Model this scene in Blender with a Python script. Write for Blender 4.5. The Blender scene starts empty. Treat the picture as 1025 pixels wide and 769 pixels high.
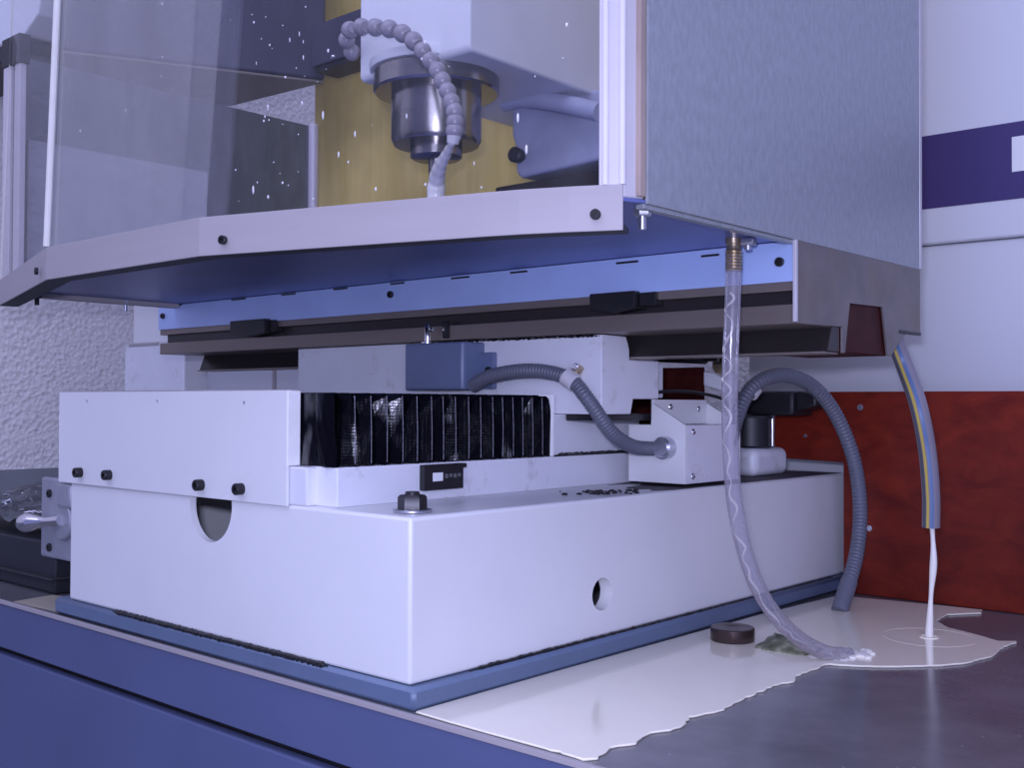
import bpy, bmesh, math, random
from mathutils import Vector, Matrix
random.seed(7)
SC = bpy.context.scene
COL = SC.collection
PI = math.pi

# ------------------------------------------------------------------ camera
YAW, PIT, ROLL, F = -0.726439429, 0.0173274171, 0.00415665414, 1095.51003
CAM = Vector((0.718700391, -0.673064114, 0.252988242))
FW = Vector((math.sin(YAW)*math.cos(PIT), math.cos(YAW)*math.cos(PIT), math.sin(PIT)))
_r = Vector((math.cos(YAW), -math.sin(YAW), 0)); _u = _r.cross(FW)
RT = _r*math.cos(ROLL) + _u*math.sin(ROLL)
UP = -_r*math.sin(ROLL) + _u*math.cos(ROLL)

def at(px, py, ax, v):
    """point of the photo's sight line lying in the plane ax = v (used to read sizes off known planes)"""
    d = FW*F + RT*(px-512.5) - UP*(py-384.5)
    i = 'XYZ'.index(ax)
    return CAM + d*((v-CAM[i])/d[i])

cam_d = bpy.data.cameras.new('camera'); cam = bpy.data.objects.new('camera', cam_d); COL.objects.link(cam)
cam_d.sensor_width = 36; cam_d.sensor_fit = 'HORIZONTAL'; cam_d.lens = F/1025*36
cam_d.clip_start = .02; cam_d.clip_end = 60
M = Matrix.Identity(4)
for i in range(3):
    M[i][0] = RT[i]; M[i][1] = UP[i]; M[i][2] = -FW[i]; M[i][3] = CAM[i]
cam.matrix_world = M
SC.camera = cam
SC.view_settings.view_transform = 'Standard'; SC.view_settings.look = 'None'
SC.view_settings.exposure = -.17; SC.view_settings.gamma = 1; SC.view_settings.use_curve_mapping = False

# ------------------------------------------------------------------ materials
def nodes_of(name):
    m = bpy.data.materials.new(name); m.use_nodes = True
    nt = m.node_tree; b = nt.nodes['Principled BSDF']
    return m, nt, b
def N(nt, t, **kw):
    n = nt.nodes.new(t)
    for k, v in kw.items():
        if k in n.inputs: n.inputs[k].default_value = v
        else: setattr(n, k, v)
    return n
def coords(nt, scale=(1, 1, 1)):
    tc = N(nt, 'ShaderNodeTexCoord'); mp = N(nt, 'ShaderNodeMapping'); mp.inputs['Scale'].default_value = scale
    nt.links.new(tc.outputs['Object'], mp.inputs['Vector'])
    return mp.outputs['Vector']
def mat(name, col, rough=.5, metal=0., var=.06, vscale=14., stretch=(1, 1, 1), bump=0., bscale=200., dirt=None, dirt_t=(.62, .75), dscale=30., coat=0., spec=.5, rvar=0.):
    m, nt, b = nodes_of(name); L = nt.links.new
    v = coords(nt, stretch)
    n1 = N(nt, 'ShaderNodeTexNoise', Scale=vscale, Detail=5., Roughness=.6); L(v, n1.inputs['Vector'])
    r = N(nt, 'ShaderNodeValToRGB')
    r.color_ramp.elements[0].position = .3; r.color_ramp.elements[1].position = .7
    r.color_ramp.elements[0].color = (*[c*(1-var) for c in col], 1); r.color_ramp.elements[1].color = (*[min(1, c*(1+var)) for c in col], 1)
    L(n1.outputs['Fac'], r.inputs['Fac']); out = r.outputs['Color']
    if dirt:
        n2 = N(nt, 'ShaderNodeTexNoise', Scale=dscale, Detail=8., Roughness=.7); L(v, n2.inputs['Vector'])
        r2 = N(nt, 'ShaderNodeValToRGB'); r2.color_ramp.elements[0].position = dirt_t[0]; r2.color_ramp.elements[1].position = dirt_t[1]
        L(n2.outputs['Fac'], r2.inputs['Fac'])
        mx = N(nt, 'ShaderNodeMix', data_type='RGBA'); L(r2.outputs['Color'], mx.inputs[0]); L(out, mx.inputs[6]); mx.inputs[7].default_value = (*dirt, 1)
        out = mx.outputs[2]
    L(out, b.inputs['Base Color'])
    b.inputs['Roughness'].default_value = rough; b.inputs['Metallic'].default_value = metal
    b.inputs['Specular IOR Level'].default_value = spec
    if coat: b.inputs['Coat Weight'].default_value = coat; b.inputs['Coat Roughness'].default_value = .08
    if rvar:
        n4 = N(nt, 'ShaderNodeTexNoise', Scale=vscale*2, Detail=6.); L(v, n4.inputs['Vector'])
        mr = N(nt, 'ShaderNodeMapRange'); mr.inputs['To Min'].default_value = max(.02, rough-rvar); mr.inputs['To Max'].default_value = rough+rvar
        L(n4.outputs['Fac'], mr.inputs['Value']); L(mr.outputs['Result'], b.inputs['Roughness'])
    if bump:
        n3 = N(nt, 'ShaderNodeTexNoise', Scale=bscale, Detail=4.); L(v, n3.inputs['Vector'])
        bp = N(nt, 'ShaderNodeBump', Strength=bump, Distance=.004); L(n3.outputs['Fac'], bp.inputs['Height']); L(bp.outputs['Normal'], b.inputs['Normal'])
    return m

WHITE = mat('white_enamel', (.755, .76, .765), .34, var=.03, vscale=6, bump=.03, bscale=60, dirt=(.5, .45, .36), dirt_t=(.70, .86), dscale=9)
WHITE_G = mat('grimy_white_enamel', (.75, .76, .81), .4, var=.05, vscale=9, bump=.04, bscale=60, dirt=(.30, .25, .18), dirt_t=(.58, .82), dscale=16)
LAV = mat('pale_cabinet_enamel', (.67, .69, .74), .4, var=.02, vscale=2)
BLUEG = mat('blue_grey_enamel', (.12, .165, .26), .42, var=.06, vscale=20, bump=.05, bscale=120, dirt=(.5, .5, .5), dirt_t=(.74, .8), dscale=38)
STAND = mat('grey_blue_stand_enamel', (.098, .118, .235), .42, var=.07, vscale=5, bump=.04, bscale=120, dirt=(.07, .07, .10), dirt_t=(.64, .8), dscale=9)
JBOX = mat('grey_junction_enamel', (.14, .18, .30), .4, var=.06, vscale=30)
ALU = mat('brushed_aluminium', (.41, .375, .385), .6, metal=.08, var=.05, vscale=40, stretch=(.06, .06, 1), bump=.03, bscale=300)
ALUP = mat('white_powder_profile', (.60, .57, .60), .35, metal=.15, var=.03)
BRIGHT = mat('highlit_zinc', (.95, .95, .95), .25, metal=.0, var=.04, vscale=60)  # near-white colour paints in the strong light on the cover flange
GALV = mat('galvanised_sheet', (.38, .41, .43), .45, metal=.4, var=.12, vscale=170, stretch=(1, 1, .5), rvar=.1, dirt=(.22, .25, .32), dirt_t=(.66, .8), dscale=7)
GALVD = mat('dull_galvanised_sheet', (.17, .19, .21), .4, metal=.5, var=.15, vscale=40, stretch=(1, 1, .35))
BROWNST = mat('oily_brown_sheet', (.20, .175, .165), .36, metal=.55, var=.16, vscale=22, dirt=(.20, .15, .11), dirt_t=(.5, .8), dscale=14)
BRONZE = mat('oily_ground_steel', (.24, .20, .175), .38, metal=.5, var=.12, vscale=30, stretch=(.1, 1, 1))
DARKST = mat('dark_oily_steel', (.032, .027, .027), .34, metal=.3, var=.2, vscale=30, stretch=(.15, 1, 1))
STRIP = mat('pale_blue_flange', (.47, .60, .94), .4, metal=.2, var=.06, vscale=12)
TRAYU = mat('tray_underside', (.17, .20, .45), .38, metal=.45, var=.12, vscale=9, stretch=(.5, 1, 1))
BLACK = mat('black_oxide', (.018, .017, .02), .38, metal=.2, var=.2, vscale=60)
BLACKP = mat('black_plastic', (.016, .015, .02), .45, var=.2)
TRIMSHADE = mat('trim_shade_dark', (.045, .045, .06), .6)  # dark tone for the shade under the front trim
SEAL = mat('black_sealant', (.012, .012, .014), .35, bump=.4, bscale=160)
CHROME = mat('polished_chrome', (.75, .74, .76), .14, metal=1., var=.04)
STEEL = mat('polished_spindle_steel', (.33, .31, .31), .22, metal=1., var=.12, vscale=50, stretch=(.1, .1, 1))
ZINC = mat('zinc_bolt', (.55, .56, .62), .32, metal=.9)
BRASS = mat('brass_barb', (.52, .42, .28), .3, metal=.9, var=.1)
COND = mat('grey_conduit_pvc', (.14, .15, .19), .45, var=.06)
CAST = mat('white_head_casting', (.72, .73, .76), .45, var=.05, vscale=8, bump=.06, bscale=90, dirt=(.35, .34, .33), dirt_t=(.68, .85), dscale=10)
CASTB = mat('bluish_casting', (.45, .47, .60), .5, var=.14, vscale=12, bump=.12, bscale=120)
CREAM = mat('milky_coolant', (.98, .91, .73), .12, var=.03, vscale=8, bump=.02, bscale=40, coat=.4)
STREAMM = mat('milky_stream', (.90, .86, .78), .15, var=.04)
DARKBOX = mat('dark_violet_paint', (.055, .055, .085), .5, var=.06)
BEIGEU = mat('grey_beige_underside', (.19, .17, .14), .5, var=.08)
REDD = mat('dark_red_rubber', (.052, .009, .008), .5, var=.3, vscale=30, spec=.12)
PURPLE = mat('purple_stripe_paint', (.052, .036, .15), .4, var=.03)
LETTER = mat('white_letter_paint', (.80, .82, .82), .4, var=.01)
REFLG = mat('reflection_grey', (.34, .35, .40), .5, var=.12, vscale=40)  # tone of the wall reflection seen in the window
PUCK = mat('dark_brown_steel', (.065, .045, .042), .28, metal=.6, var=.2, vscale=40)
DEBRIS = mat('greenish_scrap', (.15, .16, .09), .5, var=.5, vscale=70, dirt=(.45, .43, .33), dirt_t=(.5, .7), dscale=60)
YELLOW = mat('yellow_hose_stripe', (.55, .42, .07), .4)
HBLUE = mat('blue_hose_stripe', (.08, .15, .30), .4)
HGREY = mat('grey_hose_wall', (.24, .22, .26), .4)
BEAD = mat('cloudy_grey_plastic', (.31, .29, .33), .25, var=.12, vscale=90)
NYLON = mat('white_nylon', (.62, .60, .62), .4)

OILF = mat('oily_grime_film', (.085, .078, .09), .6, var=.3, vscale=30, spec=.12)
def wood(name, c0, c1, scale, stretch, rough, bump=.1):
    m, nt, b = nodes_of(name); L = nt.links.new; v = coords(nt, stretch)
    w = N(nt, 'ShaderNodeTexNoise', Scale=scale, Detail=8., Roughness=.65, Distortion=.6); L(v, w.inputs['Vector'])
    r = N(nt, 'ShaderNodeValToRGB'); r.color_ramp.elements[0].position = .32; r.color_ramp.elements[1].position = .70
    r.color_ramp.elements[0].color = (*c0, 1); r.color_ramp.elements[1].color = (*c1, 1); L(w.outputs['Fac'], r.inputs['Fac'])
    n2 = N(nt, 'ShaderNodeTexNoise', Scale=4., Detail=4.); L(coords(nt), n2.inputs['Vector'])
    r2 = N(nt, 'ShaderNodeValToRGB'); r2.color_ramp.elements[0].position = .35; r2.color_ramp.elements[1].position = .62
    r2.color_ramp.elements[0].color = (.45, .42, .42, 1); r2.color_ramp.elements[1].color = (1, 1, 1, 1); L(n2.outputs['Fac'], r2.inputs['Fac'])
    mx = N(nt, 'ShaderNodeMix', data_type='RGBA', blend_type='MULTIPLY'); mx.inputs[0].default_value = .6
    L(r.outputs['Color'], mx.inputs[6]); L(r2.outputs['Color'], mx.inputs[7]); L(mx.outputs[2], b.inputs['Base Color'])
    b.inputs['Roughness'].default_value = rough; b.inputs['Specular IOR Level'].default_value = .25
    bp = N(nt, 'ShaderNodeBump', Strength=bump, Distance=.002); L(w.outputs['Fac'], bp.inputs['Height']); L(bp.outputs['Normal'], b.inputs['Normal'])
    return m
REDWOOD = wood('stained_red_board', (.12, .010, .006), (.25, .026, .011), 16, (1, 1, 2.0), .42)
PLY = wood('plywood_sheet', (.70, .53, .14), (.92, .73, .26), 5, (3, 3, .25), .55)

def wall_mat():
    m, nt, b = nodes_of('white_roughcast'); L = nt.links.new; v = coords(nt)
    n = N(nt, 'ShaderNodeTexNoise', Scale=60., Detail=10., Roughness=.8); L(v, n.inputs['Vector'])
    vo = N(nt, 'ShaderNodeTexVoronoi', Scale=85.); L(v, vo.inputs['Vector'])
    ad = N(nt, 'ShaderNodeMath', operation='ADD'); L(n.outputs['Fac'], ad.inputs[0]); L(vo.outputs['Distance'], ad.inputs[1])
    r = N(nt, 'ShaderNodeValToRGB'); r.color_ramp.elements[0].position = .25; r.color_ramp.elements[1].position = .6
    r.color_ramp.elements[0].color = (.74, .70, .68, 1); r.color_ramp.elements[1].color = (.96, .93, .91, 1)
    L(n.outputs['Fac'], r.inputs['Fac']); L(r.outputs['Color'], b.inputs['Base Color']); b.inputs['Roughness'].default_value = .7
    bp = N(nt, 'ShaderNodeBump', Strength=.7, Distance=.006); L(ad.outputs['Value'], bp.inputs['Height']); L(bp.outputs['Normal'], b.inputs['Normal'])
    return m
WALL = wall_mat()
DADO = mat('grey_dado_paint', (.25, .27, .29), .5, var=.05)
FLOORM = mat('workshop_concrete', (.20, .20, .20), .7, var=.15, bump=.1)

def steel_top():
    m, nt, b = nodes_of('wet_steel_top'); L = nt.links.new; v = coords(nt)
    n = N(nt, 'ShaderNodeTexNoise', Scale=7., Detail=8., Roughness=.65); L(v, n.inputs['Vector'])
    r = N(nt, 'ShaderNodeValToRGB'); r.color_ramp.elements[0].position = .35; r.color_ramp.elements[1].position = .7
    r.color_ramp.elements[0].color = (.14, .135, .15, 1); r.color_ramp.elements[1].color = (.23, .225, .245, 1); L(n.outputs['Fac'], r.inputs['Fac'])
    vo = N(nt, 'ShaderNodeTexVoronoi', Scale=55.); L(v, vo.inputs['Vector'])
    r2 = N(nt, 'ShaderNodeValToRGB'); r2.color_ramp.elements[0].position = .05; r2.color_ramp.elements[1].position = .085
    r2.color_ramp.elements[0].color = (1, 1, 1, 1); r2.color_ramp.elements[1].color = (0, 0, 0, 1); L(vo.outputs['Distance'], r2.inputs['Fac'])
    n5 = N(nt, 'ShaderNodeTexNoise', Scale=11.); L(v, n5.inputs['Vector'])
    gt = N(nt, 'ShaderNodeMath', operation='GREATER_THAN'); gt.inputs[1].default_value = .56; L(n5.outputs['Fac'], gt.inputs[0])
    mu = N(nt, 'ShaderNodeMath', operation='MULTIPLY'); L(r2.outputs['Color'], mu.inputs[0]); L(gt.outputs['Value'], mu.inputs[1])
    mx = N(nt, 'ShaderNodeMix', data_type='RGBA'); L(mu.outputs['Value'], mx.inputs[0]); L(r.outputs['Color'], mx.inputs[6]); mx.inputs[7].default_value = (.33, .32, .34, 1)
    L(mx.outputs[2], b.inputs['Base Color'])
    b.inputs['Roughness'].default_value = .2; b.inputs['Metallic'].default_value = .25
    bp = N(nt, 'ShaderNodeBump', Strength=.04, Distance=.003); L(n.outputs['Fac'], bp.inputs['Height']); L(bp.outputs['Normal'], b.inputs['Normal'])
    return m
TOP = steel_top()

def bellows_mat():
    m, nt, b = nodes_of('woven_black_vinyl'); L = nt.links.new; v = coords(nt)
    vo = N(nt, 'ShaderNodeTexVoronoi', Scale=330.); vo.inputs['Randomness'].default_value = .15; L(v, vo.inputs['Vector'])
    n = N(nt, 'ShaderNodeTexNoise', Scale=30.); L(v, n.inputs['Vector'])
    b.inputs['Base Color'].default_value = (.004, .0038, .007, 1); b.inputs['Roughness'].default_value = .25
    nw = N(nt, 'ShaderNodeTexNoise', Scale=24., Detail=2.); L(coords(nt, (1, 1, .6)), nw.inputs['Vector'])
    mw = N(nt, 'ShaderNodeMapRange'); mw.inputs['From Min'].default_value = .54; mw.inputs['From Max'].default_value = .64; mw.inputs['To Min'].default_value = .015; mw.inputs['To Max'].default_value = .8
    L(nw.outputs['Fac'], mw.inputs['Value']); L(mw.outputs['Result'], b.inputs['Specular IOR Level'])
    bp = N(nt, 'ShaderNodeBump', Strength=.35, Distance=.0008); L(vo.outputs['Distance'], bp.inputs['Height'])
    b2 = N(nt, 'ShaderNodeBump', Strength=.5, Distance=.006); L(n.outputs['Fac'], b2.inputs['Height']); L(bp.outputs['Normal'], b2.inputs['Normal'])
    L(b2.outputs['Normal'], b.inputs['Normal'])
    return m
BELL = bellows_mat()

def clear(name, haze, hazecol, tint=(.95, .96, .97), rough=.05, spec=1.45, smear=0., refl=1.):
    m, nt, b = nodes_of(name); L = nt.links.new
    nt.nodes.remove(b); out = nt.nodes['Material Output']
    tr = N(nt, 'ShaderNodeBsdfTransparent'); tr.inputs['Color'].default_value = (*tint, 1)
    gl = N(nt, 'ShaderNodeBsdfGlossy'); gl.inputs['Roughness'].default_value = rough; gl.inputs['Color'].default_value = (1, 1, 1, 1)
    df = N(nt, 'ShaderNodeBsdfDiffuse'); df.inputs['Color'].default_value = (*hazecol, 1)
    fr = N(nt, 'ShaderNodeFresnel', IOR=spec)
    m1 = N(nt, 'ShaderNodeMixShader'); m2 = N(nt, 'ShaderNodeMixShader')
    fm = N(nt, 'ShaderNodeMath', operation='MULTIPLY'); fm.inputs[1].default_value = refl; L(fr.outputs[0], fm.inputs[0])
    if smear:
        n = N(nt, 'ShaderNodeTexNoise', Scale=18., Detail=7., Roughness=.65); L(coords(nt, (1, 1, .3)), n.inputs['Vector'])
        mr = N(nt, 'ShaderNodeMapRange'); mr.inputs['From Min'].default_value = .3; mr.inputs['From Max'].default_value = .75
        mr.inputs['To Min'].default_value = max(0, haze-smear); mr.inputs['To Max'].default_value = haze+smear
        L(n.outputs['Fac'], mr.inputs['Value']); L(mr.outputs['Result'], m1.inputs[0])
    else: m1.inputs[0].default_value = haze
    L(tr.outputs[0], m1.inputs[1]); L(df.outputs[0], m1.inputs[2])
    L(fm.outputs[0], m2.inputs[0]); L(m1.outputs[0], m2.inputs[1]); L(gl.outputs[0], m2.inputs[2])
    L(m2.outputs[0], out.inputs['Surface'])
    return m
POLY = clear('clear_polycarbonate', .012, (.6, .6, .62), tint=(.985, .985, .985), smear=.015, spec=1.3, rough=.03, refl=.16)
POLYS = clear('scratched_polycarbonate', .07, (.62, .62, .64), tint=(.97, .97, .97), smear=.04, rough=.12, refl=.4)
POLYE = mat('frosted_polycarbonate_lit_edge', (.78, .77, .70), .5)
POLYT = clear('frosted_polycarbonate_bend', .05, (.62, .62, .66), tint=(.97, .97, .98), smear=.03, rough=.1, refl=.3)
TUBEM = clear('clear_pvc_tube', .36, (.40, .38, .45), tint=(.95, .94, .96), rough=.1, refl=.6)
DROP = mat('water_drop', (.75, .75, .78), .1, spec=.8)

# ------------------------------------------------------------------ mesh building
ORG = {}
class MB:
    def __init__(s): s.bm = bmesh.new()
    def _bev(s, geom_faces, bev, seg=2):
        ly = s.bm.faces.layers.int.get('flat') or s.bm.faces.layers.int.new('flat')
        for f in geom_faces: f[ly] = 1
        if bev <= 0: return
        es = list({e for f in geom_faces for e in f.edges if len(e.link_faces) == 2 and e.calc_face_angle(0) > .5})
        rs = bmesh.ops.bevel(s.bm, geom=es, offset=bev, segments=seg, affect='EDGES', profile=.5, clamp_overlap=True)
        for f in rs['faces']: f[ly] = 0
    def box(s, x0, x1, y0, y1, z0, z1, bev=.0012, seg=2):
        return s.prism([(y0, z0), (y1, z0), (y1, z1), (y0, z1)], 'X', x0, x1, bev, seg)
    def prism(s, pts, ax, a0, a1, bev=.001, seg=2):
        def P(p, a): return {'X': (a, p[0], p[1]), 'Y': (p[0], a, p[1]), 'Z': (p[0], p[1], a)}[ax]
        if not s.bm.faces.layers.int.get('flat'): s.bm.faces.layers.int.new('flat')
        v0 = [s.bm.verts.new(P(p, a0)) for p in pts]; v1 = [s.bm.verts.new(P(p, a1)) for p in pts]
        n = len(pts); fs = [s.bm.faces.new(v0), s.bm.faces.new(v1)]
        for i in range(n): fs.append(s.bm.faces.new([v0[i], v0[(i+1) % n], v1[(i+1) % n], v1[i]]))
        bmesh.ops.recalc_face_normals(s.bm, faces=fs)
        s._bev(fs, bev, seg)
        return s
    def cyl(s, p0, p1, r0, r1=None, seg=32, bev=0.):
        p0 = Vector(p0); p1 = Vector(p1); r1 = r0 if r1 is None else r1
        d = (p1-p0).normalized(); a = d.orthogonal().normalized(); b = d.cross(a)
        prof = [(0, r0), (1, r1)]
        L = (p1-p0).length
        if bev: prof = [(0, r0-bev), (bev/L, r0), (1-bev/L, r1), (1, r1-bev)]
        return s.lathe(p0, p1, prof, seg)
    def lathe(s, p0, p1, prof, seg=40):
        """prof: list of (t along p0->p1, radius)"""
        p0 = Vector(p0); p1 = Vector(p1); d = (p1-p0).normalized(); a = d.orthogonal().normalized(); b = d.cross(a)
        rings = []
        for t, r in prof:
            c = p0.lerp(p1, t); rings.append([s.bm.verts.new(c+a*r*math.cos(2*PI*k/seg)+b*r*math.sin(2*PI*k/seg)) for k in range(seg)])
        s._skin(rings, seg); return s
    def _skin(s, rings, seg, caps=True):
        fs = []
        for i in range(len(rings)-1):
            for k in range(seg):
                fs.append(s.bm.faces.new([rings[i][k], rings[i][(k+1) % seg], rings[i+1][(k+1) % seg], rings[i+1][k]]))
        if caps: fs += [s.bm.faces.new(rings[0][::-1]), s.bm.faces.new(rings[-1])]
        bmesh.ops.recalc_face_normals(s.bm, faces=fs)
    def tube(s, pts, r, seg=16, rf=None, bishop=True):
        """swept round tube along pts; rf(i, n) scales radius"""
        n = len(pts); rings = []; pts = [Vector(p) for p in pts]
        t0 = (pts[1]-pts[0]).normalized(); a = t0.orthogonal().normalized()
        for i, p in enumerate(pts):
            t = (pts[min(i+1, n-1)]-pts[max(i-1, 0)]).normalized()
            a = (a - t*a.dot(t)).normalized(); b = t.cross(a)
            rr = r*(rf(i, n) if rf else 1)
            rings.append([s.bm.verts.new(p+a*rr*math.cos(2*PI*k/seg)+b*rr*math.sin(2*PI*k/seg)) for k in range(seg)])
        s._skin(rings, seg); return s
    def ball(s, c, r, sc=(1, 1, 1), sub=2):
        m = Matrix.Translation(Vector(c)) @ Matrix.Diagonal((*[r*k for k in sc], 1))
        bmesh.ops.create_icosphere(s.bm, subdivisions=sub, radius=1, matrix=m); return s
    def hexa(s, c, axis, r, h, bev=.0008):
        c = Vector(c); d = Vector(axis).normalized(); a = d.orthogonal().normalized(); b = d.cross(a)
        ring = [[s.bm.verts.new(c+d*t+a*r*k*math.cos(PI/3*i)+b*r*k*math.sin(PI/3*i)) for i in range(6)] for t, k in ((0, 1), (h*.82, 1), (h, .86))]
        s._skin(ring, 6); return s
    def cut(s, *others):
        """boolean difference with other MBs"""
        me = bpy.data.meshes.new('tmp'); s.bm.to_mesh(me); o = bpy.data.objects.new('tmp', me); COL.objects.link(o); cs = []
        for q in others:
            m2 = bpy.data.meshes.new('tmpc'); q.bm.to_mesh(m2); c = bpy.data.objects.new('tmpc', m2); COL.objects.link(c); cs.append(c)
            md = o.modifiers.new('b', 'BOOLEAN'); md.operation = 'DIFFERENCE'; md.solver = 'EXACT'; md.object = c
        bpy.context.view_layer.update()
        r = bpy.data.meshes.new_from_object(o.evaluated_get(bpy.context.evaluated_depsgraph_get()))
        s.bm.clear(); s.bm.from_mesh(r)
        for c in [o]+cs: bpy.data.objects.remove(c)
        return s
    def build(s, name, m, parent=None, smooth=True, label=None):
        bm = s.bm
        bmesh.ops.remove_doubles(bm, verts=bm.verts, dist=1e-6)
        ly = bm.faces.layers.int.get('flat')
        for f in bm.faces: f.smooth = smooth and not (ly and f[ly])
        for e in bm.edges:
            if len(e.link_faces) == 2 and e.calc_face_angle(0) > .62: e.smooth = False
        if parent is None:
            xs = [v.co for v in bm.verts]
            org = Vector((sum(v.x for v in xs)/len(xs), sum(v.y for v in xs)/len(xs), min(v.z for v in xs)))
        else: org = ORG[parent.name]
        bmesh.ops.translate(bm, verts=bm.verts, vec=-org)
        me = bpy.data.meshes.new(name); bm.to_mesh(me); bm.free()
        for q in (m if isinstance(m, (list, tuple)) else [m]): me.materials.append(q)
        o = bpy.data.objects.new(name, me); COL.objects.link(o)
        if parent is None: o.location = org
        else: o.parent = parent
        ORG[o.name] = org
        if label: o['label'] = label
        return o
def thing(name, label, cat, loc, group=None):
    o = bpy.data.objects.new(name, None); o.empty_display_size = .02; COL.objects.link(o); o.location = loc; ORG[o.name] = Vector(loc)
    return tag(o, label, cat, group)
def tag(o, label, cat, group=None, kind=None):
    o['label'] = label; o['category'] = cat
    if group: o['group'] = group
    if kind: o['kind'] = kind
    return o
def struct(o, label=None, cat=None):
    o['kind'] = 'structure'
    if label: o['label'] = label
    if cat: o['category'] = cat
    return o
def spline(pts, n):
    """Catmull-Rom through pts, n samples evenly by length"""
    P = [Vector(p) for p in pts]; P = [P[0]*2-P[1]] + P + [P[-1]*2-P[-2]]; out = []
    for i in range(1, len(P)-2):
        a, b, c, d = P[i-1:i+3]
        for k in range(40):
            t = k/40; out.append(.5*((2*b)+(c-a)*t+(2*a-5*b+4*c-d)*t*t+(3*b-a-3*c+d)*t**3))
    out.append(P[-2])
    L = [0]
    for i in range(1, len(out)): L.append(L[-1]+(out[i]-out[i-1]).length)
    res = []; j = 0
    for k in range(n):
        s = L[-1]*k/(n-1)
        while j < len(L)-2 and L[j+1] < s: j += 1
        res.append(out[j].lerp(out[j+1], 0 if L[j+1] == L[j] else min(1, (s-L[j])/(L[j+1]-L[j]))))
    return res
def screw_head(c, axis, r, h, hexr=.5):
    """socket cap screw: knurled cylinder with a hexagon recess"""
    c = Vector(c); d = Vector(axis).normalized(); a = d.orthogonal().normalized(); b = d.cross(a)
    mb = MB(); seg = 24
    prof = [(0, r), (h*.9, r), (h, r*.9)]
    rings = [[mb.bm.verts.new(c+d*t+a*q*math.cos(2*PI*k/seg)+b*q*math.sin(2*PI*k/seg)) for k in range(seg)] for t, q in prof]
    hx = []
    for t in (h, h*.5):
        ring = []
        for k in range(seg):
            an = 2*PI*k/seg; m = (an % (PI/3))-PI/6; q = r*hexr*math.cos(PI/6)/math.cos(m)
            ring.append(mb.bm.verts.new(c+d*t+a*q*math.cos(an)+b*q*math.sin(an)))
        hx.append(ring)
    mb._skin(rings+hx, seg)
    return mb

# ================================================================== STAND
ZT = -.022
t = thing('machine_stand', 'grey blue steel stand with dark wet top under the white machine base', 'stand', (.1, .45, -.8))
MB().box(-1.27, 1.5, -.006, .94, ZT-.004, ZT, .0008).build('top_sheet', TOP, t, label='dark wet steel top')
MB().box(-1.27, 1.5, -.009, .0, -.086, ZT-.0045, .0015).build('rim_band', STAND, t)
MB().box(-1.27, 1.5, .006, .93, -.80, ZT-.0045, .001).build('cabinet_body', BLACKP, t, label='black gap behind the front panels')
MB().box(-1.27, 1.5, -.009, .0055, -.80, -.0955, .0025).build('front_panel', STAND, t)
MB().box(-1.27, 1.5, -.011, -.0062, ZT-.004, ZT+.001, .0005).build('rim_edge', ALU, t, label='pale edge of the rim')

# riser plate
r = MB().box(-.668, .009, -.0035, .89, ZT+.0005, -.0005, .004, 1)
tag(r.build('riser_plate', BLUEG), 'blue grey painted riser plate under the white machine base', 'plate')

# ================================================================== BASE
t = thing('machine_bed', 'white painted cast machine base with a round hole in its side', 'machine base', (-.31, .45, 0))
body = MB().box(-.634, 0, 0, .893, 0, .15, .0035, 3)
cav = MB().box(-.60, -.016, .008, .8, .008, .1465, .002)
c1 = MB().cyl((-.317, -.02, .141), (-.317, .03, .141), .0405, seg=64)
c2 = MB().cyl((-.06, .285, .0455), (.03, .285, .0455), .0178, seg=48)
body.cut(cav, c1, c2).build('base_casting', WHITE, t)
XB = -.118
wb = MB().prism([(-.55, .150), (-.55, .189), (XB, .189), (XB, .150)], 'Y', .013, .80, .0015)
wb.box(-.55, -.150, .0005, .02, .150, .1885, .002)
wb.build('way_bed', WHITE_G, t)
MB().box(-.55, XB, .60, .893, .150, .166, .002).build('rear_pad', WHITE_G, t)
def goop(pts, r, seed, amp=.5):
    rnd = random.Random(seed); P = spline(pts, 160)
    mb = MB(); mb.tube([p+Vector((0, 0, rnd.uniform(-.0006, .0006))) for p in P], r, 8, rf=lambda i, n: (.25 if i < 3 or i > n-4 else 1)*(1+amp*(rnd.random()-.5)))
    return mb
goop([at(113, 611.5, 'Y', -.001), at(200, 634.5, 'Y', -.001), at(328, 667, 'Y', -.001)], .0028, 3).build('sealant_bead', SEAL, t, label='black sealant bead')
goop([at(470, 671.5, 'X', .001), at(600, 638.5, 'X', .001), at(838, 577.5, 'X', .001)], .0022, 4).build('sealant_bead', SEAL, t, label='black sealant bead')
rnd = random.Random(17)
fl = [(-.0045, .885), (-.0045, .43)] + [(-.012-.0095*i+rnd.uniform(-.003, .003), .40+.006*i*(1+.5*math.sin(i))+rnd.uniform(-.012, .012)) for i in range(11)] + [(-.1165, .50), (-.1165, .885)]
MB().prism(fl, 'Z', .1500, .1504, 0).build('oil_film', OILF, t, label='dark oily film on the ledge')
# foundation bolt on the ledge
bc = Vector((-.034, .034, .1505))
MB().cyl(bc, bc+Vector((0, 0, .0025)), .0185, bev=.0006).build('washer', ZINC, t)
b = MB().hexa(bc+Vector((0, 0, .0025)), (0, 0, 1), .0138, .0135); b.cyl(bc+Vector((0, 0, .015)), bc+Vector((0, 0, .019)), .0075, .0065, 20)
b.build('hex_nut', BLACK, t)

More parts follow.
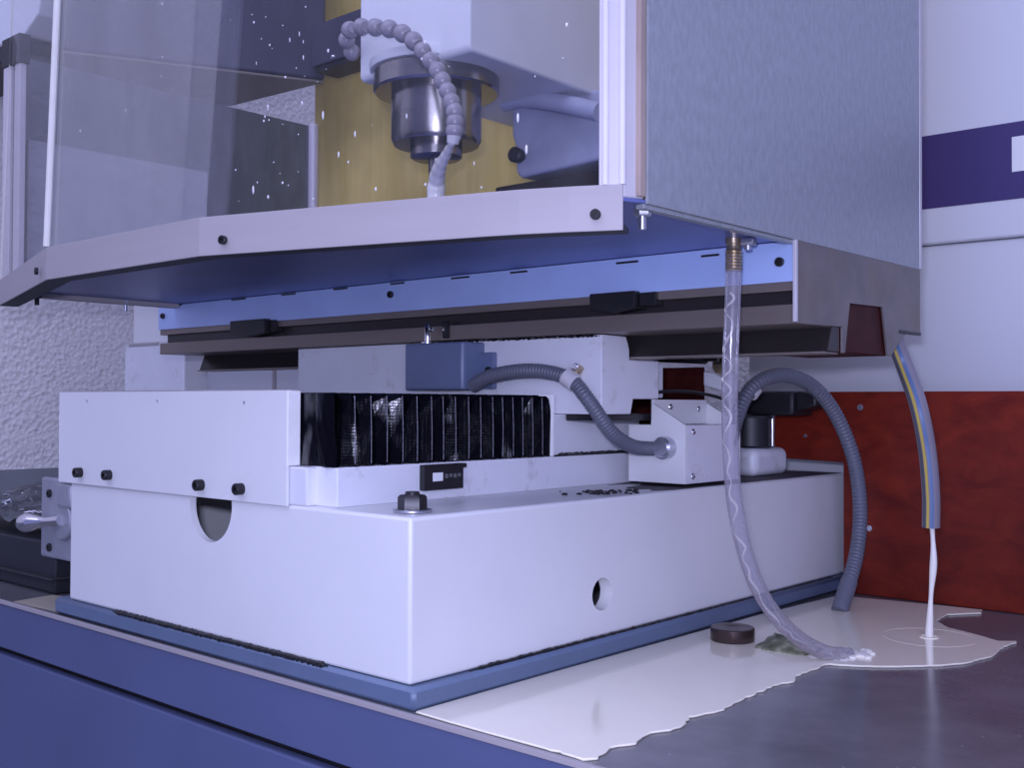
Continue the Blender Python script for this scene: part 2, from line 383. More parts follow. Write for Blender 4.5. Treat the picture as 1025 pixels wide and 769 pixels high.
# ================================================================== FRONT COVER
t = thing('way_cover_plate', 'white sheet metal cover plate bolted across the front of the machine base', 'cover plate', (-.42, -.004, .149))
X0, X1, Z0, Z1 = -.6588, -.1765, .1486, .2646
MB().box(X0, X1, -.004, -.0005, Z0, Z1, .0008).build('plate', WHITE, t)
MB().box(X0, X1, -.0005, .013, Z1-.003, Z1+.0012, .0006).build('top_flange', ALU, t)
MB().box(X1-.0045, X1+.0005, -.0035, .0125, .189, Z1, .0008).build('side_flange', BRIGHT, t, label='bare metal flange with its highlight in the colour')
for q in ((81, 473), (110, 475.5), (202, 485.5), (242, 489.5)):
    c = at(*q, 'Y', -.004)
    screw_head(c, (0, -1, 0), .0062, .009).build('cap_screw', BLACK, t, label='black socket cap screw')
for q in ((87, 401.5), (157.5, 401.5), (244.5, 403)):
    c = at(*q, 'Y', -.004)
    MB().cyl(c+Vector((0, .001, 0)), c+Vector((0, -.0006, 0)), .0016, seg=12).build('rivet', ZINC, t)

# ================================================================== BELLOWS
t = thing('bellows', 'black woven pleated bellows under the saddle block, behind the white cover plate', 'bellows', (-.33, .155, .189))
mb = MB(); rnd = random.Random(5)
NP = 17; Y0, Y1 = -.0001+.0135, .338
rings = []
ws = [1.0+.012*(NP-i)+rnd.uniform(-.12, .12) for i in range(NP)]; tot = sum(ws); y = Y0
seq = []
for i in range(NP):
    w = (Y1-Y0)*ws[i]/tot
    seq.append((y, 0, i)); seq.append((y+w*.62, 1, i)); y += w
seq.append((Y1, 0, NP))
for (yy, valley, i) in seq:
    off = .010 if valley else 0.
    sk = rnd.uniform(-.004, .004)
    zb = .189 if not valley else .191
    xr = XB+.0005-off; xl = -.545+off; zt = .2625-off*.7
    pr = [(xr, yy+sk, zb), (xr, yy+sk*.6, zb+.025), (xr, yy, zb+.05), (xr-.002, yy-sk, zt-.003), (xr-.006, yy-sk, zt), (xl+.006, yy, zt), (xl, yy, zt-.003), (xl, yy, zb)]
    rings.append([mb.bm.verts.new(p) for p in pr])
fs = []
for i in range(len(rings)-1):
    for k in range(len(rings[0])-1):
        a, b_, c, d = rings[i][k], rings[i][k+1], rings[i+1][k+1], rings[i+1][k]
        # split each face so that one half of the pleat twists
        fs.append(mb.bm.faces.new([a, b_, c])); fs.append(mb.bm.faces.new([a, c, d]))
cap = [Vector(v.co) for v in rings[0]]
def fv(x, z, dy): return mb.bm.verts.new((x, Y0+dy, z))
fr = [[fv(XB-.0005, .1890, .001), fv(XB-.004, .225, -.001), fv(XB-.006, .2615, 0)], [fv(-.132, .1890, -.004), fv(-.139, .225, .0005), fv(-.141, .2615, -.001)], [fv(-.150, .1890, .003), fv(-.1455, .225, -.004), fv(-.147, .2615, -.003)], [fv(-.164, .1890, -.001), fv(-.160, .225, .002), fv(-.158, .2615, .001)], [fv(-.30, .1890, 0), fv(-.30, .225, .003), fv(-.30, .2615, .001)], [fv(-.545, .1890, 0), fv(-.545, .225, 0), fv(-.545, .2615, 0)]]
for i in range(5):
    for j in range(2):
        fs.append(mb.bm.faces.new([fr[i][j], fr[i+1][j], fr[i+1][j+1]])); fs.append(mb.bm.faces.new([fr[i][j], fr[i+1][j+1], fr[i][j+1]]))
bmesh.ops.recalc_face_normals(mb.bm, faces=fs)
if sum(f.normal.x*(f.calc_center_median().x+.33) for f in fs) < 0: bmesh.ops.reverse_faces(mb.bm, faces=fs)
mb.build('pleated_skin', BELL, t, smooth=False)
mb = MB()
for (yy, valley, i) in seq[2:-1:2]:
    mb.tube([(XB+.0008, yy, .192), (XB+.0008, yy, .225), (XB-.0005, yy, .2595)], .0004, 6)
mb.build('ridge_stitching', mat('grey_stitching', (.17, .17, .21), .5, var=.6, vscale=300), t, label='pale stitched pleat edges')
MB().box(-.55, XB+.002, .3385, .344, .1895, .2635, .001).build('end_flange', BRIGHT, t, label='metal end flange at the saddle with its highlight in the colour')

# ================================================================== SADDLE
t = thing('saddle', 'white cast saddle block sliding on the base behind the bellows', 'saddle', (-.34, .45, .19))
sx0, sx1 = -.632, -.055
mb = MB()
mb.prism([(.356, .24), (.415, .24), (.420, .2585), (.475, .2585), (.475, .3062), (.412, .3062), (.412, .318), (.409, .326), (.405, .334), (.356, .334)], 'X', sx0, sx1, .0015)
mb.build('cross_block', WHITE_G, t)
MB().box(sx0+.02, sx1-.02, .4755, .515, .26, .305, .002).build('saddle_floor', WHITE_G, t)
MB().box(-.55, XB-.0015, .3445, .525, .1905, .2395, .0015).build('lower_slide', WHITE_G, t)
MB().box(-.55, XB+.001, .346, .57, .1885, .1905, .0006).build('wiper_strip', BLACKP, t, label='black wiper strip along the bottom')
MB().box(-.112, -.068, .36, .50, .232, .2395, .0008).build('gap_shade_strip', BLACKP, t, label='black strip painted for the shade in the gap under the block')  # black box in place of the shade inside the gap

goop([(-.36, .3553, .3325), (-.2, .3553, .333), (-.057, .3553, .3325)], .0011, 31, 1.2).build('grime_line', SEAL, t, label='black oily grime along the saddle edge')
goop([(XB+.0006, .35, .1912), (XB+.0006, .43, .1910), (XB+.0006, .52, .1912)], .0014, 32, 1.2).build('grime_line', SEAL, t, label='black oily grime along the slide edge')
# black stop block on the way bed
t = thing('stop_block', 'small black stop block with a pale slot on the white way bed', 'stop block', (-.117, .155, .162))
a_, b_ = at(425, 464, 'X', -.110), at(464, 486, 'X', -.110)
mb = MB().box(-.1178, -.110, a_.y, b_.y, .1605, .1875, .0008); mb.box(-.1178, -.108, b_.y-.012, b_.y+.003, .183, .1875, .0005)
mb.build('block', BLACK, t)
a_, b_ = at(434, 473.5, 'X', -.109), at(443.5, 481.5, 'X', -.109)
MB().box(-.1108, -.1088, a_.y, b_.y, b_.z, a_.z, .0004).build('slot_insert', LETTER, t, label='pale slot insert')
mb = MB()
for k in range(4): mb.box(-.1108, -.1092, b_.y+.004+k*.0065, b_.y+.008+k*.0065, b_.z+.0025+.001*(k % 2), a_.z-.002, .0002)
mb.build('index_mark', mat('grey_marks', (.12, .12, .13), .5), t)

# ================================================================== TABLE
TX0, TX1, YA = -1.008, .198, .345
t = thing('milling_table', 'long oily brown milling table under the enclosure tray', 'table', (-.4, .5, .309))
MB().box(TX0, TX1, YA, .66, .3685, .4185, .001).build('table_top', BRONZE, t)
MB().box(TX0, TX1+.0005, YA-.0035, YA-.0002, .3775, .4185, .0006).build('front_flange', STRIP, t, label='pale blue flange along the front')
MB().box(TX0+.008, TX1, YA+.010, .444, .3545, .3685, .0003).build('groove', DARKST, t, label='dark stop groove')
MB().prism([(YA, .335), (.425, .335), (.425, .3545), (YA, .3545)], 'X', TX0, TX1, .0008).build('front_rail', BRONZE, t)
MB().prism([(.4256, .3544), (.444, .3544), (.444, .3095), (.4165, .3095), (.4256, .3345)], 'X', TX0+.012, TX1+.0005, .0006).build('dovetail_slide', DARKST, t, label='dark lower slide')
MB().box(TX0+.012, TX1-.002, .4125, .446, .3068, .3092, .0004).build('slide_lip', BRONZE, t)
MB().box(.10, .1978, .4535, .572, .3095, .3682, .001).build('end_block', REDD, t, label='dark red block behind the end opening')
# stop dogs
for (xa, xb, xc, ya, yb) in ((231, 266, 272, 319, 337), (591, 636, 648, 291, 313)):
    p0 = at(xa, yb, 'Y', YA-.012); p1 = at(xb, ya, 'Y', YA-.012); p2 = at(xc, ya, 'Y', YA-.004)
    mb = MB().prism([(p0.x, p0.z+.003), (p0.x, p1.z), (p1.x, p1.z), (p1.x, p0.z+.002), ((p0.x+p1.x)/2, p0.z-.002)], 'Y', YA-.014, YA+.009, .001)
    mb.box(p1.x+.001, p2.x+.012, YA-.006, YA+.009, p0.z+.004, p1.z-.002, .001)
    mb.build('stop_dog', BLACK, t, label='black stop dog clamped in the groove')
p = at(447, 330, 'Y', YA); MB().box(p.x-.006, p.x+.006, YA-.003, YA+.001, p.z-.012, p.z+.011, .003).build('slotted_plug', BLACK, t)
for q in ((391.5, 295), (781, 262.5), (163.5, 316.5)):
    c = at(*q, 'Y', YA-.0035); screw_head(c, (0, -1, 0), .0048, .004).build('flange_screw', BLACK, t)
for (q0, q1) in (((334, 290), (348, 288.6)), ((391, 284.6), (405, 283.2)), ((452, 279), (470, 277.2)), ((511, 273.3), (528, 271.6)), ((617, 263.8), (639, 261.8)), ((702, 256.8), (720, 255.2)), ((168, 306.5), (182, 305.5)), ((232, 300.5), (246, 299)), ((282, 295.5), (296, 294))):
    a_, b_ = at(*q0, 'Y', YA-.0035), at(*q1, 'Y', YA-.0035)
    MB().box(a_.x, b_.x, YA-.0046, YA-.0034, a_.z-.0012, a_.z+.0012, .0003).build('flange_slot', BLACKP, t)

# ================================================================== ENCLOSURE on the table
t = thing('splash_enclosure', 'large splash enclosure with clear bent front window and galvanised side panel', 'enclosure', (-.38, .3, .395))
plan = [(.1925, .0550), (.152, .0350), (.112, .018), (.079, .0075), (.045, -.002), (-.012, -.0195), (-.071, -.0365), (-.145, -.058), (-.190, -.0715), (-.218, -.0795), (-.262, -.080), (-.378, -.080), (-.540, -.0795), (-.62, -.056), (-.73, -.0235), (-.86, .0145), (-.957, .0425)]
ZB, ZTT = .395, .433
def off(pl, d):
    out = []
    for i, p in enumerate(pl):
        a = Vector(pl[max(i-1, 0)]); b2 = Vector(pl[min(i+1, len(pl)-1)]); tg = (b2-a).normalized(); n = Vector((-tg.y, tg.x))
        out.append((p[0]-n.x*d if False else p[0]+(-tg.y*-1)*0 + n.x*(-d), p[1]+n.y*(-d)))
    return out
inn = off(plan, .0025)
if inn[9][1] < plan[9][1]: inn = off(plan, -.0025)
MB().prism(plan+inn[::-1], 'Z', ZB, ZTT, .0006).build('front_trim', ALU, t)
sgn = 1
def inset(d):
    o = off(plan, d)
    return o if o[9][1] > plan[9][1] else off(plan, -d)
MB().prism(inset(.0028)+inset(.03)[::-1], 'Z', ZB+.001, ZB+.006, .0006).build('trim_shade_strip', TRIMSHADE, t, label='dark strip painted for the shade under the front trim')  # dark strip standing in for the shaded flange of the trim
ip = inset(.003)
MB().prism(ip+[(-.957, .62), (.1985, .62), (.1985, .075)], 'Z', .4192, .4225, .0004).build('tray_floor', TRAYU, t)
MB().box(.1905, .1986, .076, .3405, .4150, .4190, .0005).build('tray_lip', GALV, t)
MB().prism([(-.957, .05), (-.94, .06), (-.94, .3405), (-.957, .3405)], 'Z', .412, .4192, .0005).build('tray_lip', ALU, t)
# side panels
MB().box(.1987, .2015, .0775, .662, .4188, 1.0, .0006).build('side_panel', GALV, t, label='galvanised sheet side panel nearest the camera')
MB().box(.1992, .2022, .6622, .669, .4195, 1.0, .0008).build('rear_edge_trim', ALUP, t)
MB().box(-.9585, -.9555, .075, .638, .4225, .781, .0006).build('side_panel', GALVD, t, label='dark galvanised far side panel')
MB().box(-.9553, -.9505, .085, .40, .4235, .655, .0006).build('reflection_panel', REFLG, t)  # light panel standing in for the wall's reflection in the window
MB().box(-.95, .19, .664, .667, .4225, .555, .0006).build('rear_dark_blocker', GALVD, t)  # hidden dark panel added to darken reflections in the spindle
MB().cyl((-.953, .633, .4235), (-.953, .633, .784), .010, seg=20).build('corner_rod', ALUP, t)
# end plate under the side panel
pl = [(.341, .4205), (.664, .4205), (.664, .339), (.627, .3385), (.611, .334), (.577, .310), (.565, .310), (.551, .365), (.465, .3635), (.453, .3085), (.4455, .3085), (.4455, .3365), (.341, .3345)]
MB().prism(pl, 'X', .1988, .2012, .0004).build('end_plate', BROWNST, t, label='brownish end plate with a cut out')
MB().box(.198, .202, .3385, .3425, .336, .419, .0006).build('end_plate_edge', ALUP, t)
MB().box(.1988, .2022, .60, .6645, .3375, .3415, .0006).build('end_plate_lip', BLACK, t)
# corner post (right) and left post
MB().prism([(.1725, .0478), (.1915, .0575), (.1985, .0765), (.185, .0765), (.1725, .060)], 'Z', .4226, 1.0, .0015, 3).build('corner_post', ALUP, t)
mb = MB(); mb.cyl((.178, .0505, .433), (.178, .0505, 1.0), .003, seg=16); mb.cyl((.1905, .057, .433), (.1905, .057, 1.0), .003, seg=16)
mb.build('post_bead', mat('post_bead_alloy', (.72, .69, .73), .3), t)
MB().box(.1945, .2005, .0685, .077, .424, 1.0, .0012).build('rusty_seam', mat('rusty_seam', (.36, .28, .24), .5, var=.25, vscale=40, stretch=(1, 1, .2)), t)
mb = MB(); mb.box(-.957, -.932, .048, .060, .4226, .757, .0015); mb.box(-.924, -.905, .050, .060, .4226, .757, .0015)
mb.build('left_post', ALUP, t); MB().box(-.932, -.924, .053, .058, .4226, .755, .0005).build('post_gap', BLACKP, t)
MB().box(-.96, -.90, .046, .064, .757, .800, .002).build('post_cap', BLACKP, t)
# window: bent sheet, inner and outer skin, three facets (middle one scratched)
def winsheet():
    bm = bmesh.new()
    bot = [p for p in inset(.0035) if p[0] < .17]; bot = [(.1755, .0495)]+bot
    def lean(q_low, q_top):
        lo, hi = at(*q_low, 'Y', -.077), at(*q_top, 'Y', -.077); return (hi.x-lo.x)/(hi.z-lo.z)
    sR, sL = lean((212, 216), (228, 0)), lean((46.8, 247), (57.5, 0))
    def topx(p):
        x = p[0]; k = sR*max(0, min(1, (.17-x)/.388)) if x > -.218 else sR+(sL-sR)*min(1, (-.218-x)/.322)
        return (x+k*(1.0-.42), p[1])
    top = [topx(p) for p in bot]
    n = len(bot); cols = []
    for d in (0, .003):
        for zz, src in ((.42, bot), (1.0, top)):
            cols.append([bm.verts.new((p[0], p[1]+d, zz)) for p in src])
    for i in range(n-1):
        mi = 3 if (bot[i][0] <= -.17 and bot[i+1][0] >= -.28) else (1 if bot[i][0] <= -.2 and bot[i+1][0] >= -.56 else 0)
        for a, b2 in ((0, 1), (2, 3)):
            f = bm.faces.new([cols[a][i], cols[a][i+1], cols[b2][i+1], cols[b2][i]]); f.material_index = mi
    for i in (0, n-1):
        f = bm.faces.new([cols[0][i], cols[1][i], cols[3][i], cols[2][i]]); f.material_index = 2
    for a, b2 in ((0, 2), (1, 3)):
        for i in range(n-1):
            f = bm.faces.new([cols[a][i], cols[a][i+1], cols[b2][i+1], cols[b2][i]]); f.material_index = 2
    bmesh.ops.recalc_face_normals(bm, faces=bm.faces)
    m = MB(); m.bm = bm; return m
w = winsheet().build('bent_window', [POLY, POLYS, POLYE, POLYT], t, smooth=False, label='clear bent polycarbonate front window')
mb = MB(); q0, q1 = at(46.8, 247, 'Y', -.077), at(57.5, 0, 'Y', -.077)
q1 = q0+(q1-q0)*1.6
mb.tube([q0, q0.lerp(q1, .5), q1], .0042, 10); mb.build('window_bend', POLYE, w, label='frosted bend line of the window with its catch light painted in')  # pale tube carries the light caught along the bend
# drops on the window
mb = MB(); rnd = random.Random(11)
for k in range(70):
    x = rnd.uniform(70, 590); yy = rnd.uniform(2, 205)
    if k < 26: x = rnd.uniform(250, 330)
    # facet plane: interpolate plan
    best = None
    for i in range(len(ip)-1):
        a = Vector((*ip[i], 0)); b2 = Vector((*ip[i+1], 0)); nrm = Vector((-(b2-a).y, (b2-a).x, 0)).normalized()
        dd = (FW*F + RT*(x-512.5) - UP*(yy-384.5)); s_ = (a-CAM).dot(nrm)/dd.dot(nrm); P = CAM+dd*s_
        u = (P-a).dot(b2-a)/(b2-a).length_squared
        if 0 <= u <= 1 and P.z > .437: best = P-Vector((0, .0008, 0))
    if best:
        rr = rnd.choice([.0006, .0008, .001, .0014]); mb.ball(best, rr, (1, .6, rnd.choice([1, 1, 1.4, 3.2])), 1)
dr = mb.build('water_drops', DROP, t); dr['kind'] = 'stuff'; dr['label'] = 'water drops on the clear window'
# trim screws
for (q, ax, v) in (((596.5, 215), 'Y', .0445), ((224, 240.5), 'Y', -.072), ((38, 271.5), 'Y', -.073)):
    c = at(*q, ax, v); n = {0: (.42, -.91, 0)}.get(0) if q[0] > 500 else ((.28, -.96, 0) if q[0] > 200 else (-.28, -.96, 0))
    screw_head(c, n, .0044, .004).build('trim_screw', BLACK, t, label='black socket screw in the front trim')
# bolts under the tray
for q in ((647, 212), (125.5, 303), (37, 296)):
    c = at(*q, 'Z', .415); c.z = .4192
    if q[0] > 600: c = Vector((c.x-.004, c.y, c.z))
    mb = MB().hexa(c, (0, 0, -1), .0075, .008); mb.cyl(c+Vector((0, 0, -.008)), c+Vector((0, 0, -.019)), .0035, seg=14)
    mb.build('tray_bolt', ZINC if q[0] != 37 else BLACK, t, label='hexagon bolt under the tray')

# ================================================================== JUNCTION BOX, CONDUIT 1, CLIP
t = thing('junction_box', 'blue grey junction box on the front of the saddle block', 'box', (-.29, .337, .27))
jx0, jx1 = at(405, 370, 'Y', .318).x, at(463, 370, 'Y', .318).x
MB().prism([(jx0, .318), (jx1-.004, .318), (jx1, .322), (jx1+.004, .3555), (jx0, .3555)], 'Z', .2695, .3305, .0025, 3).build('housing', JBOX, t)
mb = MB(); p0, p1 = at(470, 352, 'Y', .351), at(499, 388, 'Y', .351); mb.box(jx1, p1.x-.006, .3475, .3555, .2705, p0.z-.002, .002); mb.build('mounting_ear', JBOX, t)
c = at(489.5, 370.5, 'Y', .3475); screw_head(c, (0, -1, 0), .0042, .004).build('ear_screw', BLACK, t)
p = at(428, 341, 'Y', .333); p.z = .3305
mb = MB().cyl(p, p+Vector((0, 0, .003)), .0085, seg=20, bev=.0006); mb.lathe(p+Vector((0, 0, .003)), p+Vector((0, 0, .026)), [(0, .0045), (.75, .0042), (.8, .005), (.9, .0046), (1, .0025)], 20)
mb.cyl(p+Vector((.004, 0, .0185)), p+Vector((.011, 0, .0185)), .0026, seg=12)
mb.build('oil_nipple', CHROME, t, label='chrome oil nipple')
def conduit(P, r, pitch=.0042, ns=6, amp=.045):
    L = sum((Vector(P[i+1])-Vector(P[i])).length for i in range(len(P)-1)); n = int(L*1.03/pitch)*ns
    pts = spline(P, n); mb = MB(); mb.tube(pts, r, 18, rf=lambda i, n: 1+amp*math.cos(2*PI*i/ns)); return mb, pts
t = thing('grey_conduit', 'grey ribbed conduit from the junction box to the white switch box', 'conduit', (-.1, .36, .2))
P = [at(474, 386, 'Y', .331), at(490, 377, 'Y', .327), at(520, 371.5, 'Y', .330), at(548, 372.5, 'Y', .338), at(572, 381, 'Y', .344), at(590, 402, 'Y', .346), at(612, 433, 'Y', .375), at(632, 446.5, 'Y', .42), at(648, 449, 'Y', .447), at(660, 449, 'Y', .465)]
mb, pts = conduit(P, .0086); mb.build('ribbed_sleeve', COND, t)
d = Vector((.25, 1, 0)).normalized(); e = at(663, 448.5, 'Y', .455)
mb = MB().cyl(Vector((e.x, .452, e.z)), Vector((e.x, .4665, e.z)), .0135, seg=28, bev=.001); mb.cyl(Vector((e.x, .448, e.z)), Vector((e.x, .453, e.z)), .0105, seg=24)
mb.build('gland_nut', ZINC, t)
t = thing('cable_clip', 'white nylon clip holding the grey conduit to the saddle block', 'clip', tuple(at(571, 380, 'Y', .35)))
c = at(571, 380, 'Y', .344); dvec = (at(580, 390, 'Y', .345)-at(560, 375, 'Y', .341)).normalized()
mb = MB().cyl(c-dvec*.0085, c+dvec*.0085, .0112, seg=28, bev=.001); mb.build('strap', NYLON, t)
a_ = at(580, 367, 'Y', .350); mb = MB(); mb.tube([c+Vector((.002, .006, .007)), a_+Vector((-.002, 0, -.003)), a_], .0062, 12); mb.build('tab', BRASS, t)
MB().cyl(a_+Vector((0, -.006, 0)), a_+Vector((0, -.009, 0)), .004, seg=16, bev=.0008).build('screw', CHROME, t)

# ================================================================== SWITCH BOX
t = thing('switch_box', 'white sheet metal switch box on the ledge beside the saddle', 'box', (-.05, .53, .155))
Y0, Y1 = .467, .600
prof = [(-.0955, .1545), (-.011, .1545), (-.011, .2265), (-.060, .254), (-.0615, .2265), (-.0955, .2265)]
MB().prism(prof, 'Y', Y0, Y0+.004, .0006).build('front_gusset', WHITE, t)
MB().prism([(x, z) for x, z in prof], 'Y', Y1-.004, Y1, .0006).build('rear_gusset', WHITE, t)
MB().box(-.015, -.0112, Y0+.0042, Y1-.0042, .1545, .2262, .0006).build('side_cover', WHITE_G, t)
MB().box(-.064, -.060, Y0+.0042, Y1-.0042, .2265, .258, .0006).build('back_plate', WHITE, t)
MB().box(-.0955, -.0155, Y0+.0042, Y1-.0042, .155, .2262, .0008).build('housing', WHITE_G, t)
for q in ((671.5, 407.5), (699.5, 409.5)):
    c = at(*q, 'X', -.0598); MB().ball(c, .0042, (.6, 1, 1), 2).build('screw', CHROME, t)
for q in ((694, 432.5), (693.5, 477)):
    c = at(*q, 'X', -.0111); MB().ball(c, .0042, (.6, 1, 1), 2).build('screw', CHROME, t)

# thin black cable over the switch box
mb = MB(); mb.tube(spline([at(640, 398, 'X', -.07), at(665, 392, 'X', -.068), at(695, 393, 'X', -.068), at(722, 399, 'X', -.06), at(730, 408, 'X', -.03)], 40), .0022, 10)
tag(mb.build('thin_cable', BLACKP), 'thin black cable arching over the white switch box', 'cable')

# ================================================================== CONDUIT 2
t = thing('grey_conduit', 'long grey ribbed conduit curving down into the milky coolant beside the base', 'conduit', (.078, .70, -.02))
P = [at(730, 446, 'X', -.02), at(737, 420, 'X', -.018), at(747, 396, 'X', -.012), at(764, 380, 'X', 0.), at(788, 376, 'X', .014), at(815, 388, 'X', .03), at(838, 418, 'X', .045), at(855, 462, 'X', .058), at(861, 510, 'X', .068), at(857, 556, 'X', .076), at(843, 604, 'X', .079), at(840, 613, 'X', .079)]
mb, pts = conduit(P, .0098, pitch=.0056); mb.build('ribbed_sleeve', COND, t)
n = len(pts); pe = pts[int(n*.91):]
mb = MB(); mb.tube(pe[::3], .0112, 18); mb.build('end_sleeve', COND, t)
t = thing('cable_clip', 'pale clip round the conduit beside the clear drain tube', 'clip', tuple(at(751, 392, 'X', -.01)))
c = at(752, 391, 'X', -.011); dv = (at(758, 384, 'X', -.006)-at(745, 400, 'X', -.013)).normalized()
MB().cyl(c-dv*.007, c+dv*.007, .0125, seg=26, bev=.001).build('strap', NYLON, t)
a_ = at(748, 378, 'X', -.02); MB().tube([c+Vector((-.002, 0, .010)), a_], .005, 10).build('tab', NYLON, t)

# black motor with white foot at the rear of the ledge
t = thing('axis_motor', 'black axis motor on a white foot behind the switch box', 'motor', (-.09, .79, .15))
fo = at(752, 473, 'X', -.07)
MB().prism([(-.115, .1505), (-.045, .1505), (-.045, .190), (-.115, .190)], 'Y', .70, .80, .012, 5).build('foot', WHITE_G, t)
mb = MB().cyl((-.078, .745, .190), (-.078, .745, .236), .032, seg=36, bev=.003); mb.build('motor_body', BLACKP, t)
mb = MB().box(-.115, -.02, .765, .83, .236, .272, .006); mb.prism([(-.02, .242), (.012, .250), (.012, .268), (-.02, .272)], 'Y', .77, .82, .004); mb.build('motor_cap', BLACKP, t)
MB().cyl((-.0445, .748, .193), (-.0445, .748, .232), .0028, seg=12).build('edge_highlight_rod', CHROME, t)  # chrome rod standing in for the highlight along the motor's edge

# leadscrew nut bracket and coiled wrap under the table
t = thing('ballscrew_bracket', 'brown and white bearing bracket under the table end behind the clear tube', 'bracket', (.0, .62, .27))
a_, b_ = at(704, 372, 'Y', .62), at(726, 389, 'Y', .62)
MB().prism([(a_.x, a_.z), (a_.x, b_.z+.004), (b_.x, b_.z-.004), (b_.x, a_.z-.012), (a_.x+.016, a_.z-.002)], 'Y', .62, .66, .002).build('bracket_plate', WHITE_G, t)
a_, b_ = at(708, 356, 'Y', .615), at(724, 373, 'Y', .615)
mb = MB().cyl(((a_.x+b_.x)/2-.012, .638, (a_.z+b_.z)/2), ((a_.x+b_.x)/2+.016, .638, (a_.z+b_.z)/2), .013, seg=28, bev=.002); mb.build('bearing', BRASS, t)
a_, b_ = at(655, 357.5, 'Y', .60), at(706, 359.5, 'Y', .60)
mb = MB(); pts = []
for k in range(12*22+1):
    an = 2*PI*k/12; q = a_.lerp(b_, k/(12*22)); pts.append(q+Vector((0, math.cos(an)*.006, math.sin(an)*.006)))
mb.tube(pts, .0014, 6); mb.cyl(a_+Vector((-.02, 0, 0)), b_+Vector((.02, 0, 0)), .004, seg=14)
tag(mb.build('coil_spring', DARKST), 'dark coil spring running beneath the table behind the saddle', 'spring')

# rear rubber sheet
SHX = at(704, 380, 'Y', .695).x
tag(MB().prism([(-.42+(SHX+.42)*i/24, .695+.0012*math.sin(i*1.3)) for i in range(25)]+[(-.42+(SHX+.42)*i/24, .699+.0012*math.sin(i*1.3)) for i in range(24, -1, -1)], 'Z', .20, .306, .0).build('rubber_sheet', REDD), 'dark red rubber sheet hanging behind the saddle under the table', 'sheet')

# ================================================================== RED BOARD AND CABINET
YB = .848
bx0, bz1 = at(775, 393, 'Y', YB).x, at(900, 392, 'Y', YB).z; nz0 = at(773, 458, 'Y', YB).z; nc = at(844, 463, 'Y', YB)
bd = [(bx0, bz1), (1.3, bz1), (1.3, ZT+.0005), (nc.x, ZT+.0005), (nc.x, nc.z), (bx0, nz0)]
t = thing('wooden_board', 'red brown stained wooden board standing behind the coolant pool', 'board', (.5, .91, ZT))
MB().prism(bd, 'Y', YB, YB+.018, .0015).build('plank', REDWOOD, t)
for q in ((861, 408), (806, 436.5), (870, 529)):
    c = at(*q, 'Y', YB); MB().cyl(c+Vector((0, .001, 0)), c+Vector((0, -.0012, 0)), .0045 if q[0] != 806 else .003, seg=16, bev=.0005).build('nail_head', ZINC, t)
t = thing('machine_cabinet', 'pale lavender machine cabinet with a purple stripe behind the wooden board', 'cabinet', (.6, 1.2, -.8))
MB().box(-.216, 1.7, .984, 1.5, -.8, .494, .004).build('lower_body', LAV, t)
MB().box(.04, 1.7, .9775, 1.5, .4945, 1.9, .004, 3).build('upper_body', LAV, t)
MB().box(.0405, 1.69, .9765, .9778, .549, .660, .0002).build('stripe', PURPLE, t, label='dark purple painted stripe')
MB().box(.2135, .262, .9757, .9768, .588, .6385, .0002).build('letter_bar', LETTER, t, label='white letter edge on the stripe')

# ================================================================== CLEAR DRAIN TUBE
t = thing('drain_tube', 'clear plastic drain tube hanging from the tray into the coolant', 'tube', (.204, .457, -.02))
P = [at(734.5, 256, 'Y', .297), at(733.5, 300, 'Y', .297), at(731.5, 350, 'Y', .297), at(730.5, 400, 'Y', .298), at(731, 440, 'Y', .299), at(734, 490, 'Y', .303), at(741.5, 535, 'Y', .312), at(755, 580, 'Y', .330), at(776, 616, 'Y', .358), at(802, 641, 'Y', .395), at(828, 654, 'Y', .43), at(850, 656, 'Y', .462)]
pts = spline(P, 110)
mb = MB(); mb.tube(pts, .0082, 20); mb.build('tube_wall', TUBEM, t)
mb = MB(); rnd = random.Random(2)
sq = []
for i, p in enumerate(pts[8:-10]):
    k = i; a = .0044*math.sin(k*.95+1.2*math.sin(k*.31))*(1 if (k < 34 or 44 < k < 58) else .35); sq.append(p+Vector((a*.7, a*.7, 0))+Vector((-.0015, -.003, 0)))
mb.tube(spline(sq, 300), .0013, 8, rf=lambda i, n: .75+.35*math.sin(i*.21)); mb.build('coolant_trickle', STREAMM, t, label='white wavy trickle inside the tube')
p = Vector((P[0].x, P[0].y, .4192))
pr_ = [(0, .0085), (.16, .0085), (.18, .0075), (.3, .0075)]
for k in range(7): pr_ += [(.33+k*.09, .0078), (.33+k*.09+.035, .0092), (.33+k*.09+.07, .0078)]
MB().lathe(p, p+Vector((0, 0, -.034)), pr_, 26).build('barb_fitting', BRASS, t, label='brass barbed fitting')
mb = MB().cyl(p+Vector((.010, 0, -.004)), p+Vector((.024, 0, -.004)), .0048, seg=18, bev=.0008); mb.cyl(p+Vector((.016, 0, -.008)), p+Vector((.016, 0, -.0125)), .0035, seg=14); mb.build('clamp_screw', ZINC, t)

# ================================================================== STRIPED HOSE
t = thing('striped_hose', 'grey spout hose with yellow and blue stripes under the end plate', 'hose', (.225, .617, .1))
P = [at(896, 342, 'X', .188), at(906, 368, 'X', .197), at(919, 405, 'Y', .608), at(928, 450, 'Y', .613), at(932, 495, 'Y', .616), at(932, 528, 'Y', .617)]
P = [Vector((P[0].x-.003, P[0].y-.006, P[0].z+.014))]+P
pts = spline(P, 70); mb = MB()
